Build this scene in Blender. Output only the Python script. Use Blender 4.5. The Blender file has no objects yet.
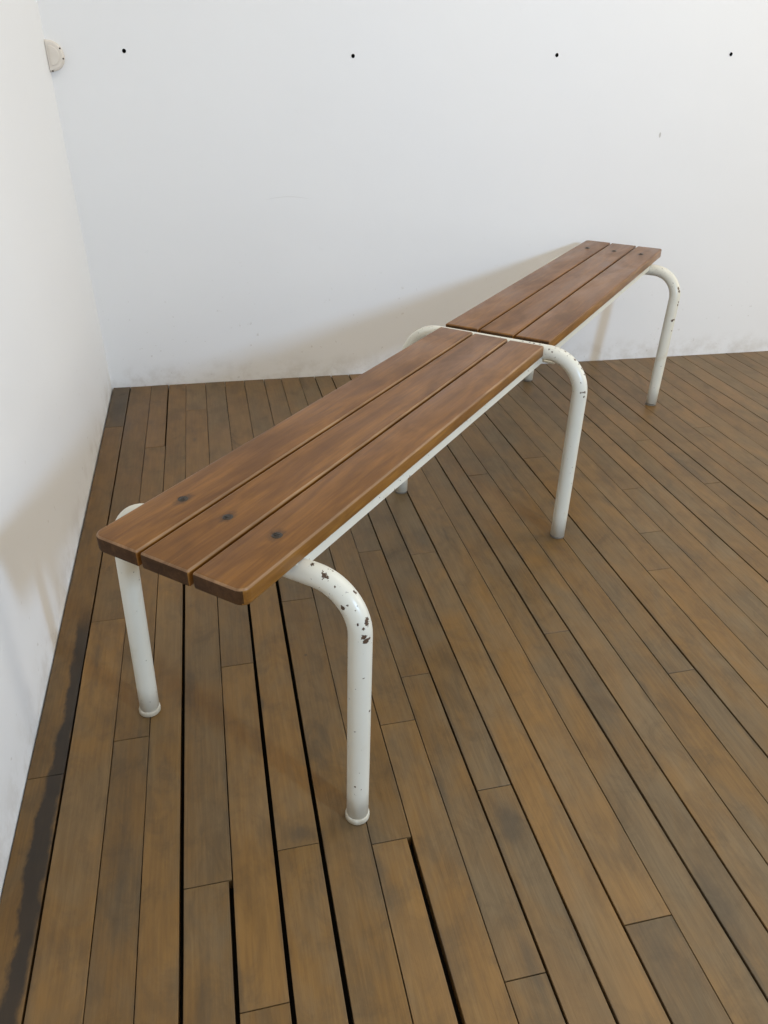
import bpy, bmesh, math, random
from mathutils import Vector, Matrix, noise as mnoise
random.seed(7)
sc = bpy.context.scene
COL = sc.collection
PI = math.pi

# ------------------------------------------------------------------ helpers
def obj(name, bm, mats, parent=None, smooth=True):
    me = bpy.data.meshes.new(name)
    bm.normal_update()
    bm.to_mesh(me); bm.free()
    for m in (mats if isinstance(mats, (list, tuple)) else [mats]):
        me.materials.append(m)
    if smooth:
        for p in me.polygons: p.use_smooth = True
    o = bpy.data.objects.new(name, me)
    COL.objects.link(o)
    if parent: o.parent = parent
    return o

def tag(o, label=None, cat=None, group=None, kind=None):
    if label: o['label'] = label
    if cat: o['category'] = cat
    if group: o['group'] = group
    if kind: o['kind'] = kind
    return o

def empty(name, loc, rz=0.0):
    o = bpy.data.objects.new(name, None); COL.objects.link(o)
    o.empty_display_size = .05
    o.location = loc; o.rotation_euler = (0, 0, rz)
    return o

def copy_tree(o, parent=None):
    c = o.copy(); COL.objects.link(c)
    if parent: c.parent = parent
    for ch in list(o.children): copy_tree(ch, c)
    return c

def add_box(bm, lo, hi, mat=0):
    vs = [bm.verts.new((x, y, z)) for z in (lo[2], hi[2]) for y in (lo[1], hi[1]) for x in (lo[0], hi[0])]
    for f in ((0, 2, 3, 1), (4, 5, 7, 6), (0, 1, 5, 4), (2, 6, 7, 3), (0, 4, 6, 2), (1, 3, 7, 5)):
        bm.faces.new([vs[i] for i in f]).material_index = mat
    return vs

def add_tube(bm, pts, rad, n=28, caps=True):
    """sweep a circle along pts; the frame is kept from twisting"""
    rings = []; up = None
    for i, p in enumerate(pts):
        a = pts[max(i - 1, 0)]; b = pts[min(i + 1, len(pts) - 1)]
        t = (b - a).normalized()
        if up is None:
            up = Vector((1, 0, 0)) if abs(t.x) < .8 else Vector((0, 0, 1))
        up = (up - t * up.dot(t)).normalized(); s = t.cross(up)
        r = rad[i] if isinstance(rad, (list, tuple)) else rad
        rings.append([bm.verts.new(p + (up * math.cos(2 * PI * k / n) + s * math.sin(2 * PI * k / n)) * r) for k in range(n)])
    for A, B in zip(rings, rings[1:]):
        for k in range(n):
            bm.faces.new((A[k], A[(k + 1) % n], B[(k + 1) % n], B[k]))
    if caps:
        bm.faces.new(rings[0][::-1]); bm.faces.new(rings[-1])
    bmesh.ops.recalc_face_normals(bm, faces=bm.faces[:])

def add_lathe(bm, prof, n=32, origin=(0, 0, 0), axis='Z', mat=0):
    """prof: (radius, height) pairs from bottom to top; closes poles of radius 0"""
    O = Vector(origin); rings = []
    for r, h in prof:
        if r < 1e-7:
            q = Vector((0, 0, h)) if axis == 'Z' else Vector((0, -h, 0))
            rings.append([bm.verts.new(O + q)])
        else:
            ring = []
            for k in range(n):
                c, s = math.cos(2 * PI * k / n) * r, math.sin(2 * PI * k / n) * r
                q = Vector((c, s, h)) if axis == 'Z' else Vector((c, -h, s))
                ring.append(bm.verts.new(O + q))
            rings.append(ring)
    fs = []
    for A, B in zip(rings, rings[1:]):
        for k in range(n):
            k2 = (k + 1) % n
            if len(A) == 1 and len(B) == 1: continue
            if len(A) == 1: fs.append(bm.faces.new((A[0], B[k2], B[k])))
            elif len(B) == 1: fs.append(bm.faces.new((A[k], A[k2], B[0])))
            else: fs.append(bm.faces.new((A[k], A[k2], B[k2], B[k])))
    for f in fs: f.material_index = mat
    bmesh.ops.recalc_face_normals(bm, faces=fs)

# ------------------------------------------------------------------ material helpers
class NT:
    def __init__(s, name):
        s.m = bpy.data.materials.new(name); s.m.use_nodes = True
        s.t = s.m.node_tree; s.n = s.t.nodes; s.l = s.t.links
        s.b = s.n['Principled BSDF']
        s.tc = s.n.new('ShaderNodeTexCoord'); s.geo = s.n.new('ShaderNodeNewGeometry')
    def put(s, sock, v):
        if hasattr(v, 'is_linked') or isinstance(v, bpy.types.NodeSocket): s.l.new(v, sock)
        else: sock.default_value = v
    def math(s, op, a, b=0.0, c=None, clamp=False):
        q = s.n.new('ShaderNodeMath'); q.operation = op; q.use_clamp = clamp
        s.put(q.inputs[0], a); s.put(q.inputs[1], b)
        if c is not None: s.put(q.inputs[2], c)
        return q.outputs[0]
    def vmath(s, op, a, b=(0, 0, 0)):
        q = s.n.new('ShaderNodeVectorMath'); q.operation = op
        s.put(q.inputs[0], a); s.put(q.inputs[1], b)
        return q.outputs['Value'] if op in ('DISTANCE', 'LENGTH', 'DOT_PRODUCT') else q.outputs[0]
    def noise(s, vec, scale=5, detail=4, rough=.55, dist=0.0):
        q = s.n.new('ShaderNodeTexNoise'); s.put(q.inputs['Vector'], vec)
        q.inputs['Scale'].default_value = scale; q.inputs['Detail'].default_value = detail
        q.inputs['Roughness'].default_value = rough; q.inputs['Distortion'].default_value = dist
        return q.outputs['Fac']
    def ramp(s, fac, a, b, va=0.0, vb=1.0, interp='SMOOTHSTEP'):
        q = s.n.new('ShaderNodeMapRange'); q.interpolation_type = interp; s.put(q.inputs['Value'], fac)
        q.inputs['From Min'].default_value = a; q.inputs['From Max'].default_value = b
        q.inputs['To Min'].default_value = va; q.inputs['To Max'].default_value = vb
        return q.outputs[0]
    def mix(s, fac, a, b, mode='MIX'):
        q = s.n.new('ShaderNodeMix'); q.data_type = 'RGBA'; q.blend_type = mode
        s.put(q.inputs[0], fac)
        for k, v in ((6, a), (7, b)):
            if isinstance(v, tuple) and len(v) == 3: v = (*v, 1)
            s.put(q.inputs[k], v)
        return q.outputs[2]
    def sep(s, v):
        q = s.n.new('ShaderNodeSeparateXYZ'); s.put(q.inputs[0], v); return q.outputs
    def scale(s, v, xyz): return s.vmath('MULTIPLY', v, xyz)
    def attr(s, name):
        q = s.n.new('ShaderNodeAttribute'); q.attribute_name = name; return q.outputs
    def bump(s, h, strength=.2, dist=.002):
        q = s.n.new('ShaderNodeBump'); q.inputs['Strength'].default_value = strength
        q.inputs['Distance'].default_value = dist; s.put(q.inputs['Height'], h)
        s.l.new(q.outputs[0], s.b.inputs['Normal'])
    def set(s, col=None, rough=None, metal=None, spec=None, coat=None):
        for k, v in (('Base Color', col), ('Roughness', rough), ('Metallic', metal), ('Specular IOR Level', spec), ('Coat Weight', coat)):
            if v is None: continue
            if k == 'Base Color' and isinstance(v, tuple) and len(v) == 3: v = (*v, 1)
            s.put(s.b.inputs[k], v)
        return s.m

# ------------------------------------------------------------------ measured layout (metres)
WALL_L = (-0.3665, -0.0020)        # left wall  x = a + b*y
WALL_B = (2.5286, -0.0560)         # back wall  y = a + b*x
BEN_O, BEN_TH = (-0.0954, 0.7967), 0.7428
SEAT_H, SLAT_T = 0.440, 0.025
W, GAP = 0.2463, 0.0050
L1, S2, END = 0.9832, 1.0162, 2.0546
HOOP_TOP = {'near': 0.1139, 'mid': 0.9997, 'far': 1.941}
HOOP_FOOT = {'near': 0.0934, 'mid': 0.9765, 'far': 1.876}
TR = 0.0160; HW = 0.2085
xl = lambda y: WALL_L[0] + WALL_L[1] * y
yb = lambda x: WALL_B[0] + WALL_B[1] * x

# ------------------------------------------------------------------ materials
def mat_wall(name, marks):
    q = NT(name); P = q.geo.outputs['Position']
    n1 = q.noise(P, 2.2, 4, .5); n2 = q.noise(P, 35, 3, .6)
    col = q.mix(n1, (.800, .802, .800), (.838, .838, .832))
    z = q.sep(P)[2]; x = q.sep(P)[0]
    # scuffed grey-brown strip along the foot of the wall
    band = q.math('MULTIPLY', q.ramp(z, .012, .10, 1, 0), q.ramp(q.noise(P, 14, 5, .65), .42, .66))
    col = q.mix(q.math('MULTIPLY', band, .30), col, (.42, .37, .30))
    spk = q.math('MULTIPLY', q.ramp(q.noise(P, 60, 2, .5), .70, .76), q.ramp(z, .02, .5, 1, .05))
    col = q.mix(q.math('MULTIPLY', spk, .35), col, (.40, .36, .30))
    for (mx, mz, rx, rz, a) in marks:
        dx = q.math('DIVIDE', q.math('SUBTRACT', x, mx), rx); dz = q.math('DIVIDE', q.math('SUBTRACT', z, mz), rz)
        if rz < .002:   # a thin bowed scratch
            dz = q.math('DIVIDE', q.math('SUBTRACT', q.math('SUBTRACT', z, mz), q.math('MULTIPLY', q.math('MULTIPLY', dx, dx), -.010)), rz)
        d = q.math('ADD', q.math('MULTIPLY', dx, dx), q.math('MULTIPLY', dz, dz))
        col = q.mix(q.math('MULTIPLY', q.ramp(d, .3, 1.1, 1, 0), a), col, (.30, .26, .22))
    q.bump(q.math('ADD', q.noise(P, 6, 3, .5), q.math('MULTIPLY', n2, .12)), .25, .006)
    return q.set(col, q.ramp(n1, .3, .7, .50, .62), spec=.35)

M_wall_b = mat_wall('white painted plaster', [(1.440, .742, .004, .009, .55), (.250, .585, .075, .0013, .16)])
M_wall_l = mat_wall('white painted plaster of left wall', [])

# dark blotches on the boards: x, y, half width, half length, strength
BLOTS = [(.335, .66, .022, .055, .75), (.290, .47, .012, .05, .6), (.255, .73, .010, .09, .6), (.578, .88, .022, .10, .45), (.565, .49, .018, .08, .5), (.455, .45, .025, .05, .45), (.036, .712, .026, .018, .7),
         (-.105, .50, .014, .09, .6), (-.213, .72, .020, .16, .5), (-.190, 1.06, .018, .10, .45), (-.338, 2.36, .030, .14, .7), (-.300, 2.20, .02, .2, .4), (-.103, 2.08, .008, .02, .8), (.407, 1.41, .022, .05, .5),
         (.955, 1.60, .020, .06, .5), (.364, 1.52, .02, .10, .4), (.092, 1.09, .004, .005, .9), (.865, 1.84, .02, .08, .45), (1.20, 1.62, .02, .12, .4), (.135, .62, .014, .09, .5), (-.120, 1.05, .012, .09, .4), (.002, .985, .005, .02, .8)]
def mat_floor():
    q = NT('worn hardwood boards'); P = q.geo.outputs['Position']
    at = q.attr('board'); rnd = q.sep(at['Vector']); r1, grey, tone = rnd[0], rnd[1], rnd[2]
    off = q.n.new('ShaderNodeCombineXYZ'); q.put(off.inputs[0], q.math('MULTIPLY', r1, 37.0)); q.put(off.inputs[1], q.math('MULTIPLY', r1, 91.0)); off.inputs[2].default_value = 0
    V = q.vmath('ADD', P, off.outputs[0])
    grain = q.noise(q.scale(V, (1, .045, 1)), 210, 5, .6, .4)
    fig = q.noise(q.scale(V, (1, .22, 1)), 24, 5, .6, 1.6)
    blot = q.noise(q.scale(V, (1, .45, 1)), 9, 5, .62, .4)
    warm = q.mix(fig, (.190, .096, .028), (.295, .164, .052))
    cold = q.mix(fig, (.165, .108, .052), (.240, .165, .085))
    g = q.math('ADD', grey, q.ramp(blot, .34, .68, -.45, .50), clamp=True)
    col = q.mix(g, warm, cold)
    col = q.mix(q.ramp(grain, .36, .64, .20, 0), col, (.060, .038, .020))
    mid = q.noise(q.scale(V, (1, .6, 1)), 20, 6, .7, .6)
    col = q.mix(q.ramp(mid, .42, .70, 0, .45), col, (.095, .062, .032))
    col = q.mix(q.ramp(q.noise(q.scale(V, (1, .5, 1)), 6, 4, .6), .52, .72, 0, .35), col, (.270, .150, .055))
    # grey weathered blotches and the grimy borders of each board
    u = q.attr('across')['Fac']
    e = q.math('ABSOLUTE', q.math('SUBTRACT', u, .5))
    wob = q.noise(q.scale(V, (1, .3, 1)), 22, 4, .6)
    edge = q.ramp(q.math('ADD', e, q.math('MULTIPLY', q.math('SUBTRACT', wob, .5), .75)), .44, .62)
    st = q.math('MAXIMUM', q.math('MULTIPLY', edge, .50), q.ramp(q.noise(q.scale(V, (1, .4, 1)), 7, 5, .65, .8), .58, .74, 0, .60))
    col = q.mix(st, col, (.078, .058, .036))
    # long black damp stain on the outermost board by the left wall
    X = q.sep(P)
    wv = q.math('MULTIPLY', q.math('SUBTRACT', q.noise(q.scale(P, (1, .5, 1)), 16, 5, .65), .5), .050)
    xs = q.math('ADD', X[0], wv)
    cx = q.math('ADD', -.3225, q.math('MULTIPLY', q.math('SUBTRACT', .95, X[1]), -.016))
    stain = q.ramp(q.math('ABSOLUTE', q.math('SUBTRACT', xs, cx)), .008, .017, 1, 0)
    stain = q.math('MULTIPLY', stain, q.ramp(X[1], 1.22, 1.36, 1, 0))
    stain = q.math('MULTIPLY', stain, q.ramp(X[0], -.3105, -.3095, 1, 0))
    col = q.mix(q.math('MULTIPLY', stain, .85), col, (.030, .027, .024))
    # single dark blotches, each with its own shape
    wb_ = q.math('MULTIPLY', q.math('SUBTRACT', q.noise(q.scale(P, (1, .5, 1)), 28, 5, .7), .5), 1.9)
    for (bx, by, rx, ry, a) in BLOTS:
        d = q.math('SQRT', q.math('ADD', q.math('POWER', q.math('DIVIDE', q.math('SUBTRACT', X[0], bx), rx), 2), q.math('POWER', q.math('DIVIDE', q.math('SUBTRACT', X[1], by), ry), 2)))
        col = q.mix(q.ramp(q.math('ADD', d, wb_), .10, 1.15, a * .72, 0), col, (.066, .055, .040))
    # small knots / nail specks
    vo = q.n.new('ShaderNodeTexVoronoi'); q.put(vo.inputs['Vector'], P); vo.inputs['Scale'].default_value = 5.5
    col = q.mix(q.ramp(vo.outputs['Distance'], .010, .022, .8, 0), col, (.018, .013, .010))
    col = q.mix(1.0, col, q.mix(tone, (.33, .33, .33), (1.20, 1.20, 1.20)), 'MULTIPLY')
    q.bump(q.math('ADD', grain, q.math('MULTIPLY', blot, .5)), .22, .0012)
    return q.set(col, q.math('ADD', q.ramp(blot, .3, .7, .36, .50), q.math('MULTIPLY', st, .12)), spec=.25)
M_floor = mat_floor()
_q = NT('dark gap under boards'); M_gap = _q.set((.010, .008, .006), .9, spec=.1)

SCREWS = [(x_ + d_, y_) for x_, ds in ((.1139, (0, .003, .009)), (1.9446, (0, .002, .002))) for d_, y_ in zip(ds, (-.0822, -.0005, .0817))]
def mat_slat(name, hi, lo, dark, rough=.40, stains=False, spec=.33):
    q = NT(name); P = q.tc.outputs['Object']
    info = q.n.new('ShaderNodeObjectInfo')
    off = q.n.new('ShaderNodeCombineXYZ'); q.put(off.inputs[1], q.math('MULTIPLY', info.outputs['Random'], 17.0)); q.put(off.inputs[2], q.math('MULTIPLY', info.outputs['Random'], 5.0))
    V = q.vmath('ADD', P, off.outputs[0])
    grain = q.noise(q.scale(V, (.05, 1, 1)), 260, 5, .62, .5)
    fig = q.noise(q.scale(V, (.14, 1, 1)), 30, 5, .6, 1.6)
    blot = q.noise(q.scale(V, (.5, 1, 1)), 11, 4, .6, .5)
    col = q.mix(q.ramp(fig, .3, .7), lo, hi)
    col = q.mix(q.ramp(grain, .38, .62, .26, 0), col, dark)
    col = q.mix(q.ramp(blot, .46, .70, 0, .42), col, dark)
    if stains:
        wob = q.math('MULTIPLY', q.math('SUBTRACT', q.noise(P, 120, 4, .7), .5), .014)
        for (sx, sy) in SCREWS:
            d = q.math('ADD', q.vmath('DISTANCE', q.scale(P, (.6, 1, 0)), (sx * .6, sy, 0)), wob)
            col = q.mix(q.ramp(d, .004, .013, .62, 0), col, (.032, .018, .010))
    sc_ = q.noise(q.scale(V, (.4, 1, 1)), 140, 3, .7, 2.0)
    col = q.mix(q.ramp(sc_, .74, .80, 0, .35), col, (.34, .20, .10))
    q.bump(grain, .16, .0008)
    return q.set(col, q.ramp(blot, .3, .7, rough - .05, rough + .08), spec=spec)
M_slat = mat_slat('varnished brown slat wood', (.240, .100, .0175), (.148, .058, .0105), (.066, .0260, .0070), .33, True)
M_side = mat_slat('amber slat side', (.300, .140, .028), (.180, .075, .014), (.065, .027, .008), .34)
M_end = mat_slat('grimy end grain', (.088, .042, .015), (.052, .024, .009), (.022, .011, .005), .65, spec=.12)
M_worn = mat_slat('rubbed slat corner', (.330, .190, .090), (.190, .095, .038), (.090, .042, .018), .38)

# measured chips in the enamel: (along, across, height, radius) in the bench's own axes
CHIPS = [
    (0.1132, -0.1381, 0.4147, 0.0028), (0.1064, -0.1594, 0.4092, 0.0043), (0.1061, -0.164, 0.4076, 0.0028), (0.1042, -0.1759, 0.4009, 0.0023), (0.107, -0.1815, 0.3997, 0.002),
    (0.0973, -0.1919, 0.3777, 0.0031), (0.1153, -0.1958, 0.3899, 0.0043), (0.1092, -0.2169, 0.3594, 0.0051), (0.1084, -0.2184, 0.3555, 0.0037), (0.0997, -0.2116, 0.3588, 0.0023),
    (0.1031, -0.2178, 0.3514, 0.0023), (0.1013, -0.2196, 0.3403, 0.0043), (0.1025, -0.2217, 0.3338, 0.0048), (0.1071, -0.2234, 0.3352, 0.0028), (0.1039, -0.2055, 0.3755, 0.0017),
    (0.1046, -0.2245, 0.212, 0.0023), (0.0821, -0.2129, 0.0775, 0.0017), (0.9969, -0.0716, 0.4394, 0.0028), (0.9973, -0.0872, 0.4395, 0.003), (0.9969, -0.0963, 0.4394, 0.003),
    (0.9963, -0.1099, 0.4393, 0.003), (0.9875, -0.1335, 0.434, 0.0023), (0.985, -0.1415, 0.4296, 0.0021), (1.0008, -0.1427, 0.4389, 0.0025), (1.0006, -0.1539, 0.437, 0.0028),
    (0.9992, -0.1657, 0.433, 0.0034), (0.9977, -0.1778, 0.4269, 0.003), (0.9975, -0.1896, 0.4192, 0.0039), (0.9985, -0.1989, 0.411, 0.0028), (0.9982, -0.2067, 0.4017, 0.0034),
    (0.9976, -0.2138, 0.3901, 0.0025), (0.9815, -0.2149, 0.3557, 0.0021), (0.9839, -0.2185, 0.3556, 0.0021), (0.9875, -0.2217, 0.355, 0.0021), (0.986, -0.2214, 0.3453, 0.0018),
    (1.9253, -0.2152, 0.3584, 0.0041), (1.9261, -0.2193, 0.3498, 0.0041), (1.9228, -0.2236, 0.3195, 0.0027), (1.9207, -0.2234, 0.3108, 0.0034), (1.9069, -0.2187, 0.266, 0.0044),
    (1.9117, -0.2224, 0.2678, 0.0031), (1.9067, -0.2226, 0.2349, 0.0024),
]
# the worn black line along the far crown of the middle hoop
CHIPS += [(1.0075, -.150 + .0125 * k_ + (.003 if k_ % 3 else -.002), .4362, (.0046, .0036, .0052, .0040)[k_ % 4]) for k_ in range(14)]
def mat_paint(name, chips=True):
    q = NT(name); P = q.tc.outputs['Object']
    n = q.noise(P, 9, 4, .6)
    col = q.mix(n, (.60, .575, .485), (.68, .665, .58))
    yel = q.ramp(q.noise(P, 22, 4, .6), .60, .78, 0, .45)
    col = q.mix(yel, col, (.52, .45, .31))
    chip = None
    if chips:
        z = q.sep(P)[2]
        mask = q.math('MULTIPLY', q.ramp(z, .30, .37), q.ramp(q.noise(P, 17, 2, .5), .50, .62))
        c0 = q.math('MULTIPLY', q.ramp(q.noise(P, 190, 3, .6), .655, .675), mask)
        c1 = q.math('MULTIPLY', q.ramp(q.noise(P, 130, 2, .6), .725, .74), .9)
        chip = q.math('MAXIMUM', c0, c1)
        wob = q.math('MULTIPLY', q.math('SUBTRACT', q.noise(P, 260, 4, .7), .5), .010)
        for (cx, cy, cz, cr) in CHIPS:
            d = q.math('ADD', q.vmath('DISTANCE', P, (cx, cy, cz)), wob)
            chip = q.math('MAXIMUM', chip, q.ramp(d, cr * .80, cr * 1.0, 1, 0))
        rust = q.mix(q.noise(P, 300, 3, .6), (.018, .014, .011), (.13, .065, .028))
        col = q.mix(chip, col, rust)
        q.bump(q.math('SUBTRACT', q.math('MULTIPLY', q.noise(P, 40, 3, .5), .25), chip), .35, .0006)
        return q.set(col, q.math('ADD', .32, q.math('MULTIPLY', chip, .4)), spec=.5)
    col = q.mix(q.ramp(q.noise(P, 70, 4, .6), .35, .6, .15, .65), col, (.36, .30, .20))
    return q.set(col, .5, spec=.4)
M_paint = mat_paint('chipped white enamel')
M_cap = mat_paint('worn white foot enamel', False)
_q = NT('dark screw steel'); _n = _q.noise(_q.tc.outputs['Object'], 400, 3, .6)
M_screw = _q.set(_q.mix(_n, (.030, .024, .019), (.085, .070, .055)), .42, .6)
_q = NT('yellowed cream enamel'); _n = _q.noise(_q.geo.outputs['Position'], 40, 4, .6)
M_cream = _q.set(_q.mix(_n, (.66, .60, .52), (.74, .69, .62)), .5)
_q = NT('black hole lining'); M_hole = _q.set((.008, .008, .008), .9, spec=.05)

_q = NT('dirty foot plug'); M_foot = _q.set((.16, .14, .11), .7)

# ------------------------------------------------------------------ floor
EDGES = [-.310, -.242, -.185, -.129, -.064, 0.0, .065, .132, .191, .252, .308, .365, .427, .495, .552, .605, .664, .728, .785, .853, .912,
         .971, 1.029, 1.086, 1.144, 1.196, 1.248, 1.300]
x = 1.300
for w in (.061, .063, .060, .062, .061, .064): x += w; EDGES.append(x)
while EDGES[-1] < 4.3: EDGES.append(EDGES[-1] + random.uniform(.055, .066))
ALL = [-0.371] + EDGES
YN = -2.4
JOINTS = {0: [.898, 2.222], 1: [1.275], 2: [.949, 2.054], 3: [-.1, 1.5], 4: [.661, 2.3], 5: [.488, 1.090, 1.6], 6: [.692, 1.6], 7: [1.261, .0], 8: [.673], 9: [.890], 10: [.455, .994, 1.404],
          11: [.729], 12: [1.370], 13: [.488], 14: [-.3], 15: [1.051], 16: [.1, 1.7], 17: [2.0], 18: [.9], 19: [1.763], 20: [1.2], 21: [1.342], 22: [1.543], 25: [1.8], 26: [1.526], 29: [1.845]}
# gap left on the right-hand side of a board: (board, segment from the near end) -> metres; None = every segment
GAPS = {(3, 0): .0050, (3, 1): .0050, (5, 0): .0052, (5, 1): .0052, (5, 2): .0048, (6, 0): .0058, (6, 1): .0056, (7, 3): .0030, (4, 0): .0048, (8, 0): .0072, (0, None): .0022, (2, 2): .0030, (10, None): .0022, (11, None): .0024,
        (12, None): .0022, (14, None): .0026, (15, None): .0024, (18, None): .0026, (23, None): .0026, (26, None): .0030}
# (board, segment): grey share, brightness -- boards whose colour plainly differs in the photograph
TONES = {(0, 0): (.2, .42), (0, 1): (.1, .36), (0, 2): (.9, .18), (1, 0): (.05, .62), (1, 1): (.2, .36), (2, 0): (.45, .42), (2, 1): (.15, .44), (2, 2): (.2, .42), (3, 0): (.1, .55),
         (3, 1): (.1, .54), (3, 2): (.15, .45), (6, 2): (.3, .45), (4, 0): (.45, .48), (4, 1): (.25, .46), (5, 0): (.4, .5), (5, 1): (.05, .60), (5, 2): (.55, .40), (6, 0): (.25, .58), (6, 1): (.1, .62),
         (7, 0): (.1, .5), (7, 1): (.25, .50), (7, 2): (.6, .42), (8, 0): (.3, .62), (8, 1): (.7, .46), (9, 0): (.35, .60), (9, 1): (.55, .50), (10, 1): (.6, .50), (10, 0): (.5, .52), (11, 0): (.7, .48),
         (11, 1): (.8, .48), (12, 0): (.4, .62), (13, 0): (.75, .42), (13, 1): (.4, .62), (14, 0): (.5, .52), (14, 1): (.5, .52), (15, 0): (.8, .46), (15, 1): (.6, .5)}
bm = bmesh.new()
lay = bm.faces.layers.float_vector.new('board'); lac = bm.loops.layers.float.new('across')
TH = .020
rb = random.Random(11)
for i, (xa, xb) in enumerate(zip(ALL, ALL[1:])):
    js = sorted(JOINTS.get(i, [])) if i < 30 else []
    if i >= 16 and len(js) < 2:
        js.append(rb.uniform(-1.5, .1))
        if i > 30: js.append(rb.uniform(.5, 2.2))
        js = sorted(js)
    js = [YN] + js + [None]
    for k in range(len(js) - 1):
        ya, yz = js[k], js[k + 1]
        g = GAPS.get((i, k), GAPS.get((i, None), rb.uniform(.0002, .0007)))
        x0, x1 = xa + .0001, xb - g
        if i == 0: x0 = -.3665
        jg = .0007
        e0 = (ya + jg, ya + jg); e1 = (yb(x0) - .003, yb(x1) - .003) if yz is None else (yz - jg, yz - jg)
        dz = rb.uniform(-.0006, 0.0)
        c = .0007
        n_ = max(2, int((e1[0] - e0[0]) / .045))
        def edge_x(xx, t, sg, sd):
            y = e0[0] + (e1[0] - e0[0]) * t
            return xx + sg * (.0011 * abs(mnoise.noise((sd * 3.7, y * 2.3, 1.5))) + .0005 * abs(mnoise.noise((sd * 5.1, y * 13.0, 4.5))))
        def loop(ins, insy):
            L = []
            for q_ in range(n_ + 1):
                t = q_ / n_; ye = insy if q_ == 0 else (-insy if q_ == n_ else 0)
                L.append((edge_x(x0, t, 1, i + .5) + ins, e0[0] + (e1[0] - e0[0]) * t + ye))
            for q_ in range(n_, -1, -1):
                t = q_ / n_; ye = insy if q_ == 0 else (-insy if q_ == n_ else 0)
                L.append((edge_x(x1, t, -1, i + 40.5) - ins, e0[1] + (e1[1] - e0[1]) * t + ye))
            return L[:n_ + 1][::-1] + L[n_ + 1:][::-1]
        low, top = loop(0, 0), loop(c, c * .6)
        rings = [[bm.verts.new((p[0], p[1], h + dz)) for p in ring] for ring, h in ((low, -TH), (low, -c * .7), (top, 0.0))]
        nr = len(low)
        gr, tn = TONES.get((i, k), (rb.uniform(.40, .8), rb.uniform(.44, .60)))
        val = Vector((rb.random(), gr, tn))
        fs = []
        for A, B in zip(rings, rings[1:]):
            for m in range(nr): fs.append(bm.faces.new((A[m], A[(m + 1) % nr], B[(m + 1) % nr], B[m])))
        tp = rings[-1]
        for m in range(n_): fs.append(bm.faces.new((tp[m], tp[m + 1], tp[nr - 2 - m], tp[nr - 1 - m])))
        for f in fs:
            f[lay] = val
            for lp in f.loops: lp[lac] = (lp.vert.co.x - x0) / (x1 - x0)
bmesh.ops.recalc_face_normals(bm, faces=bm.faces[:])
sub = [bm.verts.new(p) for p in ((-.372, YN, -.0202), (ALL[-1], YN, -.0202), (ALL[-1], yb(ALL[-1]), -.0202), (-.372, yb(-.372), -.0202))]
bm.faces.new(sub).material_index = 1
tag(obj('floor', bm, [M_floor, M_gap], smooth=False), kind='structure')

# ------------------------------------------------------------------ walls
HOLES = [(-.170, .968), (.461, .957), (1.070, .960), (1.628, .963)]
HR = .0046
ZT = 2.7
def cut_with(o, cutter_bm):
    me = bpy.data.meshes.new('cutter'); cutter_bm.to_mesh(me); cutter_bm.free()
    c = bpy.data.objects.new('cutter', me); COL.objects.link(c)
    md = o.modifiers.new('holes', 'BOOLEAN'); md.object = c; md.operation = 'DIFFERENCE'; md.solver = 'EXACT'
    dg = bpy.context.evaluated_depsgraph_get(); dg.update()
    new = bpy.data.meshes.new_from_object(o.evaluated_get(dg))
    o.modifiers.clear(); old = o.data; o.data = new; new.name = o.name
    bpy.data.objects.remove(c); bpy.data.meshes.remove(me); bpy.data.meshes.remove(old)
xe = 4.3
bm = bmesh.new()
vs = add_box(bm, (-.372, 0, -.02), (xe, 1, ZT))
for v in bm.verts:
    v.co.y = yb(v.co.x) + (.12 if v.co.y > .5 else 0)
wb = obj('wall_back', bm, M_wall_b, smooth=False)
cb = bmesh.new()
for hx, hz in HOLES:
    add_lathe(cb, [(0, -.03), (HR, -.03), (HR, .02), (0, .02)], 24, (hx, yb(hx), hz), 'Y')
cut_with(wb, cb)
tag(wb, kind='structure')

bm = bmesh.new()
add_box(bm, (0, YN, -.02), (1, yb(-.37) + .11, ZT))
for v in bm.verts:
    v.co.x = xl(v.co.y) - (.12 if v.co.x < .5 else 0)
tag(obj('wall_left', bm, M_wall_l, smooth=False), kind='structure')

hl = ['leftmost of four small dark screw holes on the back wall, nearest the corner',
      'second of four small dark screw holes from the left, high on the back wall',
      'third dark screw hole from the left, above the far end of the bench',
      'rightmost of four small dark screw holes high on the back wall']
for (hx, hz), lb in zip(HOLES, hl):
    bm = bmesh.new()
    add_lathe(bm, [(0, -.018), (HR - .0006, -.018), (HR - .0006, -.001), (HR + .0006, .0004), (HR + .0001, .0008), (HR - .0012, .0002), (HR - .0012, -.015), (0, -.015)], 24, (0, 0, 0), 'Y')
    o = obj('screw_hole', bm, M_hole)
    o.location = (hx, yb(hx), hz)
    tag(o, lb, 'screw hole', 'screw holes along the back wall')

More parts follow.
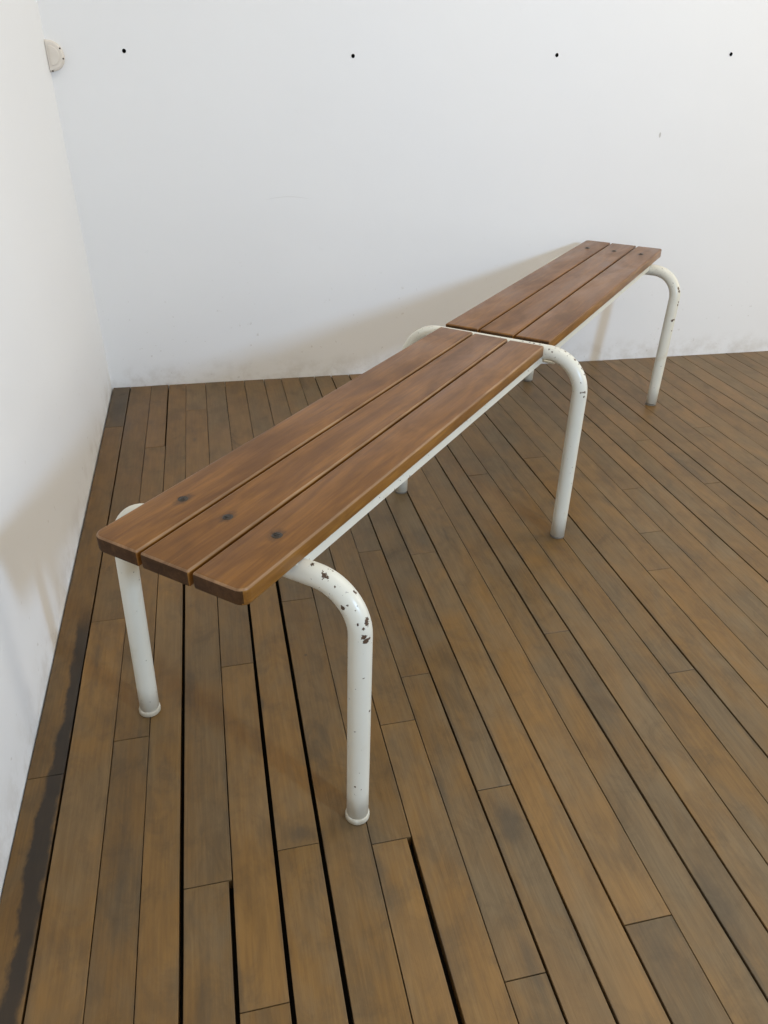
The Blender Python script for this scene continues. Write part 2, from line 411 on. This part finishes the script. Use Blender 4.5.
# half-round cream cap in the corner of the two walls
cy = yb(-.367)
cap = empty('corner_cap', (xl(cy) + .0005, cy - .0005, .9565))
tag(cap, 'cream half-round cap fixed high in the corner of the two white walls', 'wall fitting')
def dshape(rx, rz, n=28):
    pts = [(0.0, -rz)]
    for k in range(n + 1):
        a = -PI / 2 + PI * k / n
        pts.append((rx * math.cos(a) ** .85 if math.cos(a) > 0 else 0.0, rz * math.sin(a)))
    return pts[1:]
def dplate(bm, rx, rz, layers, x0=0.0):
    rings = []
    for inset, y in layers:
        rings.append([bm.verts.new((x0 + max(px - inset if px > inset else inset * .2, 0.0), y, pz * (rz - inset) / rz)) for px, pz in dshape(rx, rz)])
    n = len(rings[0])
    for A, B in zip(rings, rings[1:]):
        for k in range(n): bm.faces.new((A[k], A[(k + 1) % n], B[(k + 1) % n], B[k]))
    bm.faces.new(rings[0][::-1]); bm.faces.new(rings[-1])
    bmesh.ops.recalc_face_normals(bm, faces=bm.faces[:])
bm = bmesh.new(); dplate(bm, .043, .0375, [(0, 0), (0, -.014), (.0012, -.017), (.004, -.019)])
o = obj('body', bm, M_cream, cap, smooth=False)
bm = bmesh.new(); dplate(bm, .024, .024, [(0, -.0188), (.0008, -.0206), (.0022, -.0212)], .008)
obj('face_plate', bm, M_cream, cap, smooth=False)
for px, pz in ((.0365, .017), (.0405, -.007), (.008, -.036)):
    bm = bmesh.new(); add_lathe(bm, [(0, 0), (.0022, 0), (.0022, .0008), (.0013, .0016), (0, .0018)], 14, (px, -.0180, pz), 'Y')
    obj('screw', bm, M_screw, cap)

# ------------------------------------------------------------------ the bench
bench = empty('bench', (BEN_O[0], BEN_O[1], 0), PI / 2 - BEN_TH)
tag(bench, 'long slatted wooden locker room bench on white chipped tubular legs', 'bench')
# local axes: +x runs along the bench away from the camera, -y is the side towards the room (right), +y the wall side

def outline(x0, x1, y0, y1, rad):
    """corner radii: (x0y0, x1y0, x1y1, x0y1), counter-clockwise"""
    pts = []
    for (cx, cy, sx, sy, a0), r in zip(((x0, y0, 1, 1, PI), (x1, y0, -1, 1, 1.5 * PI), (x1, y1, -1, -1, 0), (x0, y1, 1, -1, .5 * PI)), rad):
        n = 8 if r > .004 else 3
        for k in range(n + 1):
            a = a0 + .5 * PI * k / n
            pts.append((cx + sx * r + r * math.cos(a), cy + sy * r + r * math.sin(a)))
    return pts
def make_slat(name, x0, x1, y0, y1, rad, er, seed, right_side=False):
    bm = bmesh.new(); zb, zt = SEAT_H - SLAT_T, SEAT_H
    prof = []
    for k in range(4): a = .5 * PI * k / 3; prof.append((er * (1 - math.sin(a)), zb + er * (1 - math.cos(a))))
    for k in range(5): a = .5 * PI * k / 4; prof.append((er * (1 - math.cos(a)), zt - er * (1 - math.sin(a))))
    rings = []
    rr = random.Random(seed)
    for ins, z in prof:
        pts = outline(x0 + ins, x1 - ins, y0 + ins, y1 - ins, [max(r - ins, .0008) for r in rad])
        rings.append([bm.verts.new((px, py, z)) for px, py in pts])
    n = len(rings[0]); xm = (x0 + x1) / 2
    for li, (A, B) in enumerate(zip(rings, rings[1:])):
        for k in range(n):
            f = bm.faces.new((A[k], A[(k + 1) % n], B[(k + 1) % n], B[k]))
            f.normal_update()
            nx, ny = f.normal.x, f.normal.y
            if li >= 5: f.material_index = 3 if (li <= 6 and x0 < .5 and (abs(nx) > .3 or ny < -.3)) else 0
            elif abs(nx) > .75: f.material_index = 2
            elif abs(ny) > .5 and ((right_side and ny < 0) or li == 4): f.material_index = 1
    bm.faces.new(rings[0][::-1]); bm.faces.new(rings[-1])
    return obj(name, bm, [M_slat, M_side, M_end, M_worn], bench)

sw = (W - 2 * GAP) / 3
ys = [(-W / 2 + k * (sw + GAP) - (.001 if k else 0), -W / 2 + k * (sw + GAP) + sw - (.001 if k < 2 else 0)) for k in range(3)]      # from the room side to the wall side
slats = {}
for k, (ya, yz) in enumerate(ys):
    jit = [(.0012, .0004, 0)[k], (.0006, -.0004, .0003)[k]]
    r = [.003] * 4
    if k == 0: r[0] = .014
    if k == 2: r[3] = .016
    slats['near', k] = make_slat('seat_slat', -.0030 + jit[0], L1 + (.003, .007, .011)[k], ya, yz, r, .0044, k, k == 0)
    r = [.003] * 4
    if k == 0: r[1] = .012
    if k == 2: r[2] = .012
    slats['far', k] = make_slat('seat_slat', S2 + .002, END + jit[1] + (.003, .007, .010)[k], ya, yz, r, .0034, k + 5, k == 0)
# slotted screw heads sunk into the slat ends
def screw_bm(cx, cy, ang):
    bm = bmesh.new()
    add_lathe(bm, [(0, -.004), (.0062, -.004), (.0072, .0002), (.0067, .0006), (.0052, .0001), (.0046, .0007), (0, .0011)], 24)
    c, s = math.cos(ang), math.sin(ang)
    for sg in (-1, 1):
        vs = add_box(bm, (-.0040, .0008 if sg > 0 else -.0022, .0004), (.0040, .0022 if sg > 0 else -.0008, .0019))
        for v in vs: v.co = Vector((v.co.x * c - v.co.y * s, v.co.x * s + v.co.y * c, v.co.z))
    for v in bm.verts: v.co += Vector((cx, cy, SEAT_H))
    return bm
for k, (ya, yz) in enumerate(ys):
    obj('screw', screw_bm(.1139 + (0, .003, .009)[k], (ya + yz) / 2, random.uniform(0, 3)), M_screw, slats['near', k])
    obj('screw', screw_bm(END - .110 + (.0, .002, .002)[k], (ya + yz) / 2, random.uniform(0, 3)), M_screw, slats['far', k])

# three tube hoops, each one bent pipe with two legs
def hoop(which):
    xt, xf = HOOP_TOP[which], HOOP_FOOT[which]
    zt = (SEAT_H - TR - .0022) if which == 'mid' else (SEAT_H - SLAT_T - TR)
    R = {'near': .067, 'mid': .078, 'far': .075}[which]
    pts = []
    N = 14
    zs = zt - R
    side = []
    for k in range(7): side.append((HW, .004 + (zs - .004) * k / 6))
    for k in range(1, N + 1):
        a = .5 * PI * k / N
        side.append((HW - R + R * math.cos(a), zs + R * math.sin(a)))
    flat = [(HW - R) * (1 - 2 * k / 10) for k in range(1, 10)]
    path = [(-l, z) for l, z in side] + [(-l, zt) for l in flat] + [(l, z) for l, z in side[::-1]]
    for y, z in path:
        pts.append(Vector((xf + (xt - xf) * (z / zt), y, z)))
    bm = bmesh.new(); add_tube(bm, pts, TR, 32)
    h = obj('leg_hoop', bm, M_paint, bench)
    for s in (-1, 1):
        bm = bmesh.new()
        if which == 'near':
            fr = .0178
            add_lathe(bm, [(0, 0), (fr - .002, 0), (fr, .0018), (fr, .0080), (fr - .0008, .0098), (TR - .0004, .0110), (0, .0110)], 32)
        else:
            add_lathe(bm, [(0, 0), (TR - .0010, 0), (TR + .0003, .0008), (TR + .0003, .0032), (TR - .0006, .0040), (0, .0040)], 32)
        bmesh.ops.translate(bm, verts=bm.verts[:], vec=(xf, s * HW, 0))
        obj('foot_cap', bm, M_cap if which == 'near' else M_foot, h)
    return h
for w_ in ('near', 'mid', 'far'): hoop(w_)

# angle-iron rails under the outer slats, and a cross bar beside the middle hoop
def rail(x0, x1, s):
    bm = bmesh.new(); zt = SEAT_H - SLAT_T
    yo = W / 2 - .0035
    prof = [(yo - .024, zt), (yo - .001, zt), (yo, zt - .001), (yo, zt - .016), (yo - .0012, zt - .0172), (yo - .0030, zt - .0165), (yo - .0034, zt - .0035), (yo - .024, zt - .0032)]
    A = [bm.verts.new((x0, s * p[0], p[1])) for p in prof]; B = [bm.verts.new((x1, s * p[0], p[1])) for p in prof]
    n = len(prof)
    for k in range(n): bm.faces.new((A[k], A[(k + 1) % n], B[(k + 1) % n], B[k]))
    bm.faces.new(A[::-1]); bm.faces.new(B)
    bmesh.ops.recalc_face_normals(bm, faces=bm.faces[:])
    obj('side_rail', bm, M_paint, bench, smooth=False)
for s in (-1, 1):
    rail(HOOP_TOP['near'] - .010, HOOP_TOP['mid'] - .004, s)
    rail(HOOP_TOP['mid'] + .004, HOOP_TOP['far'] + .008, s)
bm = bmesh.new()
add_box(bm, (1.010, -.142, SEAT_H - SLAT_T - .0205), (1.024, .142, SEAT_H - SLAT_T - .0172))
bmesh.ops.bevel(bm, geom=bm.edges[:], offset=.0012, segments=2, affect='EDGES')
obj('cross_bar', bm, M_paint, bench, smooth=False)

# ------------------------------------------------------------------ light: daylight from windows behind and to the right, warm room light
def area(name, loc, target, size, energy, col, size_y=None):
    L = bpy.data.lights.new(name, 'AREA'); L.energy = energy; L.color = col
    L.shape = 'RECTANGLE'; L.size = size; L.size_y = size_y or size
    o = bpy.data.objects.new(name, L); COL.objects.link(o)
    o.location = loc; o.rotation_euler = (Vector(target) - Vector(loc)).to_track_quat('-Z', 'Y').to_euler()
    return o
area('window_daylight', (1.45, -.85, 1.36), (.6, 1.8, .4), .16, 38, (.43, .65, .96), .24)
area('side_window_daylight', (4.2, 1.3, 1.35), (.6, 1.4, .1), 1.3, 27, (1.0, .95, .84), 1.1)
area('ceiling_lamp', (1.6, 1.45, 2.62), (1.6, 1.45, 0), 1.2, 15, (1.0, .95, .88), .6)
wd = bpy.data.worlds.new('room_light'); sc.world = wd; wd.use_nodes = True
bg = wd.node_tree.nodes['Background']; bg.inputs[0].default_value = (1.0, .91, .75, 1); bg.inputs[1].default_value = .81

# ------------------------------------------------------------------ camera
F, PITCH, YAW, ROLL, CH = 762.67, .54198, .21801, .0021, .96487
cam = bpy.data.cameras.new('camera'); co = bpy.data.objects.new('camera', cam); COL.objects.link(co)
cam.sensor_fit = 'VERTICAL'; cam.sensor_height = 36; cam.sensor_width = 27; cam.lens = F / 1024 * 36
cam.clip_start = .02
fw = Vector((math.sin(YAW) * math.cos(PITCH), math.cos(YAW) * math.cos(PITCH), -math.sin(PITCH)))
r0 = Vector((math.cos(YAW), -math.sin(YAW), 0)); u0 = r0.cross(fw)
r = r0 * math.cos(ROLL) + u0 * math.sin(ROLL); u = u0 * math.cos(ROLL) - r0 * math.sin(ROLL)
co.matrix_world = Matrix(((r.x, u.x, -fw.x, 0), (r.y, u.y, -fw.y, 0), (r.z, u.z, -fw.z, CH), (0, 0, 0, 1)))
sc.camera = co
sc.view_settings.view_transform = 'Standard'; sc.view_settings.look = 'None'
sc.view_settings.exposure = 0.05; sc.view_settings.gamma = 1.0; sc.view_settings.use_curve_mapping = False
